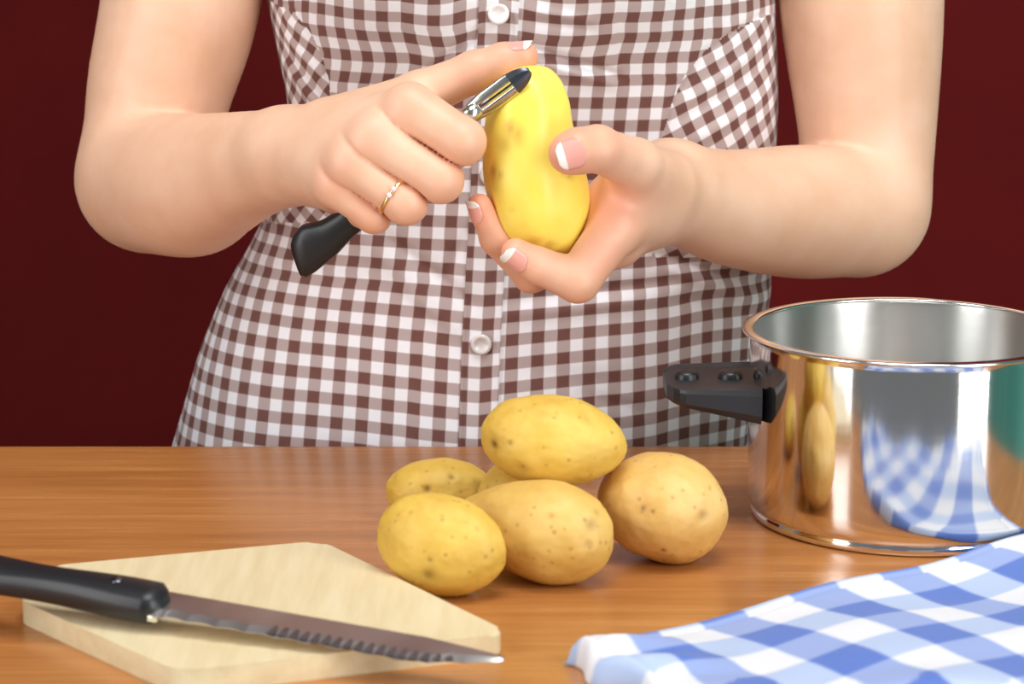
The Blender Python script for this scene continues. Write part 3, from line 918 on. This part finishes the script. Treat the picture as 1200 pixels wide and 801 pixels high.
# side panels below the bust seams, cut with the checks running askew
rel = pos.reshape(-1, 3)-np.array((0, 0, CZ)); dpt = rel[:, 1]*cp-rel[:, 2]*sp
vpx = 600+FPX*rel[:, 0]/dpt; vpy = 400.5-FPX*(rel[:, 1]*sp+rel[:, 2]*cp)/dpt
front = rel[:, 1] < 1.47
pr_ = front & (vpy < 300) & (vpx > np.interp(vpy, [-20, 5, 20, 40, 60, 90, 120, 165, 300], [1100, 960, 897, 853, 826, 801, 788, 775, 765]))
pl_ = front & (vpy < 260) & (vpx < np.interp(vpy, [-30, -5, 16, 38, 63, 94, 118, 260], [200, 300, 345, 364, 376, 385, 387, 388]))
fm = np.zeros(len(me.loops), np.int8)
for msk, code in ((pr_, 1), (pl_, 2)):
    fm[np.repeat(msk[quads].sum(1) >= 2, 4)] = code
base = UVD[li]
def rotated(uv, msk, ang, sc):
    c_ = UVD[msk].mean(0); q_ = uv-c_; ca, sa = math.cos(ang), math.sin(ang)
    return np.stack([q_[:, 0]*ca-q_[:, 1]*sa, (q_[:, 0]*sa+q_[:, 1]*ca)*sc], -1)
base = np.where((fm == 1)[:, None], rotated(base, pr_, R(-27), 1.05), base)
base = np.where((fm == 2)[:, None], rotated(base, pl_, R(36), 1.25), base)
uvl.data.foreach_set('uv', base.astype(np.float32).ravel())
dress = obj('dress', me, M['dress'], person)
dress['label'] = 'sleeveless brown and white gingham dress'
# placket: raised strip down the front
HW = 0.0112
ss_ = np.array([-1.0, -0.985, -0.94, -0.86, -0.82, -0.5, 0, 0.5, 0.82, 0.86, 0.94, 0.985, 1.0]); lift = np.array([-.001, .0012, .0019, .0019, .0014, .0015, .0016, .0015, .0014, .0019, .0019, .0012, -.001])
rows = [r_ for r_ in range(len(zt_)) if zt_[r_] > 0.6]
pv = []; puv = []
for r_ in rows:
    for s_, l_ in zip(ss_, lift):
        a_ = s_*HW
        x_ = np.interp(a_, s_arc[mid, r_], X[mid, r_]); y_ = np.interp(a_, s_arc[mid, r_], Y[mid, r_])
        pv.append((x_, y_-l_-0.0004, zt_[r_])); puv.append((a_+0.0035, np.interp(a_, s_arc[mid, r_], Vc[mid, r_])+0.003))
npk = len(ss_)
fq = [(i*npk+k, i*npk+k+1, (i+1)*npk+k+1, (i+1)*npk+k) for i in range(len(rows)-1) for k in range(npk-1)]
me = fast_mesh('placket', np.array(pv)-off, np.array(fq))
uvl = me.uv_layers.new(name='UVMap'); li = np.zeros(len(me.loops), np.int32); me.loops.foreach_get('vertex_index', li)
uvl.data.foreach_set('uv', np.array(puv)[li].astype(np.float32).ravel())
obj('placket', me, M['dress'], dress)
# buttons with a sunken middle and four holes
bprof = [(0.0, 0.0013), (0.0030, 0.0014), (0.0040, 0.0024), (0.0052, 0.0026), (0.0060, 0.0018), (0.0061, 0.0006), (0.0056, 0.0), (0.0, 0.0)]
for (bx_, by_) in ((583, 14), (574, 208), (563, 403)):
    zb = P(bx_, by_, 1.365).z
    r_ = int(np.argmin(abs(zt_-zb)))
    yb = np.interp(0.0, s_arc[mid, r_], Y[mid, r_])-0.0022; xb = np.interp(0.0, s_arc[mid, r_], X[mid, r_])
    vs, fs = lathe(bprof, 32)
    vv_ = [(xb+p[0]-off[0], yb-p[2]-off[1], zb+p[1]-off[2]) for p in vs]
    b_ = obj('button', mesh('button', vv_, fs), M['pearl'], dress)
    b_['label'] = 'pearly white shirt button'

# ------------------------------------------------------------------ held potato (peeled)
def held_potato():
    # centreline (px, py, depth, half-width px)
    st = [(612, 76, 1.250, 6), (614, 84, 1.249, 28), (617, 100, 1.248, 41), (619, 125, 1.247, 49), (620, 155, 1.246, 53), (624, 190, 1.245, 58), (631, 225, 1.245, 59), (637, 255, 1.245, 54), (643, 280, 1.246, 43), (648, 295, 1.247, 32), (652, 304, 1.248, 16)]
    stc = [np.array(P(*q[:3])) for q in st]
    rad = [q[3]/2270.0 for q in st]
    ts = np.linspace(0, 1, len(st)); tt = np.linspace(0, 1, 90)
    def cr(vals, t_):
        vals = np.array(vals); n = len(vals)
        x = t_*(n-1); i = int(min(n-2, math.floor(x))); f_ = x-i
        p0, p1, p2, p3 = vals[max(0, i-1)], vals[i], vals[i+1], vals[min(n-1, i+2)]
        return 0.5*((2*p1)+(-p0+p2)*f_+(2*p0-5*p1+4*p2-p3)*f_*f_+(-p0+3*p1-3*p2+p3)*f_**3)
    cs = np.array([cr(stc, t_) for t_ in tt]); rs = np.array([max(0.0006, float(cr(rad, t_))) for t_ in tt])
    axd = (stc[-1]-stc[0]); axd /= np.linalg.norm(axd)
    e_a = np.cross(axd, (0, 1, 0)); e_a /= np.linalg.norm(e_a); e_b = np.cross(axd, e_a)
    nr_ = 96; vs_ = []
    for i, t_ in enumerate(tt):
        for k in range(nr_):
            a_ = 2*math.pi*k/nr_
            # peeling facets: softly flattened strips
            fac = 1+0.018*math.cos(7*a_+1.3+2.0*math.sin(t_*5))+0.02*noise.noise(Vector((math.cos(a_)*1.5, math.sin(a_)*1.5, t_*4)))
            vs_.append(cs[i]+(e_a*math.cos(a_)+e_b*math.sin(a_))*rs[i]*fac)
    fs_ = [(i*nr_+k, i*nr_+(k+1) % nr_, (i+1)*nr_+(k+1) % nr_, (i+1)*nr_+k) for i in range(len(tt)-1) for k in range(nr_)]
    vs_.append(cs[0]-axd*0.0004); vs_.append(cs[-1]+axd*0.0004); n0 = len(tt)*nr_
    fs_ += [(n0, (k+1) % nr_, k) for k in range(nr_)] + [(n0+1, (len(tt)-1)*nr_+k, (len(tt)-1)*nr_+(k+1) % nr_) for k in range(nr_)]
    vs_ = np.array(vs_); org = cs[len(tt)//2].copy()
    bm_ = bmesh.new(); me_ = mesh('peeled_potato', vs_-org, fs_)
    bm_.from_mesh(me_); bmesh.ops.recalc_face_normals(bm_, faces=bm_.faces[:]); bm_.to_mesh(me_); bm_.free(); smooth(me_)
    sp_ = np.zeros(len(vs_))
    for (sx, sy, rx, ry, s_) in ((598, 150, 7, 11, .75), (607, 158, 8, 12, .6), (592, 168, 7, 9, .6), (578, 200, 4, 9, .95), (586, 205, 3, 5, .8), (668, 207, 6, 3.5, .8), (660, 203, 4, 3, .7), (644, 288, 9, 7, .8), (655, 298, 10, 8, .8), (628, 282, 14, 5, .5), (600, 245, 3, 3, .4), (572, 180, 5, 26, .4)):
        rd = np.array(ray(sx, sy).normalized()); o_ = np.array((0, 0, CZ))
        rel = vs_-o_
        pr = rel@rd; ppx = 600+FPX*rel[:, 0]/(rel[:, 1]*cp-rel[:, 2]*sp); ppy = 400.5-FPX*(rel[:, 1]*sp+rel[:, 2]*cp)/(rel[:, 1]*cp-rel[:, 2]*sp)
        g_ = np.exp(-((ppx-sx)/rx)**2-((ppy-sy)/ry)**2)*(vs_[:, 1] < 1.249)
        sp_ = np.maximum(sp_, s_*g_)
    set_attr(me_, 'spot', sp_)
    o_ = obj('potato', me_, M['peeled']); o_.location = org
    tag(o_, 'bright yellow half peeled potato held in the hand', 'potato')
held_potato()

# ------------------------------------------------------------------ peeler
p0 = P(372, 286, 1.252); p1 = P(556, 134, 1.2345)
peeler = thing('vegetable_peeler', 'vegetable peeler with black handle and slotted steel blade held in fist', 'peeler', p0)
axp = (p1-p0).normalized(); upv = axp.cross(Vector((0, 1, 0))).normalized()     # in the picture plane, across the handle
if upv.z < 0: upv = -upv
dpv = axp.cross(upv).normalized()
if dpv.y > 0: dpv = -dpv
ln = (p1-p0).length
vs = []; fs = []; nr = 24; st = []
for i in range(41):
    tt = i/40
    a = -0.014+tt*(ln+0.010)
    half = np.interp(tt, [0, .02, .08, .16, .26, .5, .8, 1.0], [.0085, .0108, .0118, .0098, .0080, .0078, .0075, .0055])
    dep = np.interp(tt, [0, .05, .2, .8, 1], [.0050, .0068, .0070, .0060, .0045])
    cu = np.interp(tt, [0, .08, .18, .3, 1], [.0010, .0012, -.0012, -.001, 0])
    st.append((a, half, dep, cu))
for (a, half, dep, cu) in st:
    sk = 0.0
    for k in range(nr):
        q_ = 2*math.pi*k/nr; c, s_ = math.cos(q_), math.sin(q_)
        u_ = half*math.copysign(abs(c)**.7, c)
        aa = a + (u_*0.45 if a < -0.004 else u_*0.45*max(0, 1-(a+0.004)/0.03))
        vs.append(axp*aa + upv*(u_+cu) + dpv*(dep*math.copysign(abs(s_)**.7, s_)))
for i in range(40):
    for k in range(nr):
        k2 = (k+1) % nr; fs.append((i*nr+k, i*nr+k2, (i+1)*nr+k2, (i+1)*nr+k))
fs.append(tuple(range(nr))[::-1]); fs.append(tuple(40*nr+k for k in range(nr)))
bm = bmesh.new(); me = mesh('peeler_handle', vs, fs); bm.from_mesh(me); bpy.data.meshes.remove(me)
obj('handle', bm_mesh('peeler_handle', bm, True), M['black'], peeler)
# blade: bowed strip with a long slot, from q0 to q1, lying on the potato's flank
q0 = P(552, 133, 1.2315); q1 = P(621, 82, 1.2285)
axb = (q1-q0); lb = axb.length; axb.normalize()
crs = axb.cross(Vector((0, 1, 0.15))).normalized()
if crs.z < 0: crs = -crs
nb_ = axb.cross(crs).normalized()
if nb_.y > 0: nb_ = -nb_
def strip(s0f, s1f, t0, t1, n=40, th=0.0009, bow=0.0016):
    vs_, fs_ = [], []
    for i in range(n+1):
        tt = t0+(t1-t0)*i/n
        wdt = 0.0062*math.sqrt(max(0.02, 1-max(0, (tt-0.60)/0.41)**2))*(0.80+0.20*min(1, tt/0.25))
        for s_ in np.linspace(s0f, s1f, 5):
            for up_ in (1, -1):
                c = q0-p0+axb*(tt*lb)+crs*(s_*wdt)+nb_*(bow*(1-s_*s_)*1.1+up_*th/2+0.0010*math.sin(math.pi*tt))
                vs_.append(c)
    m_ = 10
    for i in range(n):
        for k in range(4):
            a_ = i*m_+k*2; fs_.append((a_, a_+2, a_+2+m_, a_+m_)); fs_.append((a_+1, a_+1+m_, a_+3+m_, a_+3))
        for k in (0, 8):
            a_ = i*m_+k; fs_.append((a_, a_+1, a_+1+m_, a_+m_) if k else (a_+1, a_, a_+m_, a_+1+m_))
    for i in (0, n):
        for k in range(4):
            a_ = i*m_+k*2; fs_.append((a_, a_+1, a_+3, a_+2))
    return vs_, fs_
def joined(parts):
    V_, F_ = [], []
    for (v_, f_) in parts:
        b_ = len(V_); V_ += v_; F_ += [tuple(k+b_ for k in q_) for q_ in f_]
    return V_, F_
vs, fs = joined([strip(0.30, 1.0, 0.0, 0.80), strip(-1.0, -0.22, 0.0, 0.80), strip(-0.23, 0.31, 0.0, 0.16), strip(-1, 1, 0.78, 0.82)])
bm = bmesh.new(); me = mesh('peeler_blade', vs, fs); bm.from_mesh(me); bpy.data.meshes.remove(me)
bl_o = obj('blade', bm_mesh('peeler_blade', bm, False), M['peeler_steel'], peeler)
vs, fs = strip(-1, 1, 0.70, 1.0)
vs = [v_+nb_*0.0006 for v_ in vs]
obj('blade_tip', mesh('blade_tip', vs, fs, False), M['dark_steel'], peeler)
vs, fs = strip(-0.06, 0.12, 0.10, 0.80, th=0.0007, bow=0.0008)
obj('slot_bar', mesh('slot_bar', vs, fs, False), M['dark_steel'], bl_o)
# small collar joining blade and handle
vs, fs = lathe([(0.0, -0.006), (0.0044, -0.006), (0.0048, 0.0), (0.0044, 0.006), (0.0, 0.006)], 20)
rotm = axb.to_track_quat('Z', 'Y').to_matrix()
obj('collar', mesh('collar', [(q0-p0)-axb*0.001+rotm @ Vector(v_) for v_ in vs], fs), M['peeler_steel'], peeler)

# ------------------------------------------------------------------ ring on the right ring finger
ra = V3(RH['ring'][0][:3]); rb = V3(RH['ring'][1][:3])
f_ = 0.80
rc = Vector(ra+(rb-ra)*f_); rax = Vector(rb-ra).normalized()
rrad = RH['ring'][0][3]*(1-f_)+RH['ring'][1][3]*f_+0.0001
ring = thing('finger_ring', 'thin gold ring with tiny clear stones on the ring finger', 'ring', rc)
prof = [(rrad+0.0004+0.0008*math.cos(2*math.pi*k/10), 0.0010*math.sin(2*math.pi*k/10)) for k in range(10)]
vs, fs = lathe(prof, 64, True)
rq = rax.to_track_quat('Z', 'Y').to_matrix()
obj('band', mesh('ring_band', [rq @ Vector(v_) for v_ in vs], fs), M['gold'], ring)
view = (Vector((0, 0, CZ))-rc).normalized(); nrm = (view-rax*view.dot(rax)).normalized(); tg = rax.cross(nrm)
for dq in (-0.16, 0.16):
    bm = bmesh.new(); bmesh.ops.create_icosphere(bm, subdivisions=1, radius=0.0015)
    ctr = (nrm*math.cos(dq)+tg*math.sin(dq))*(rrad+0.0013)
    for v_ in bm.verts: v_.co += ctr
    obj('stone', bm_mesh('stone', bm), M['stone'], ring)
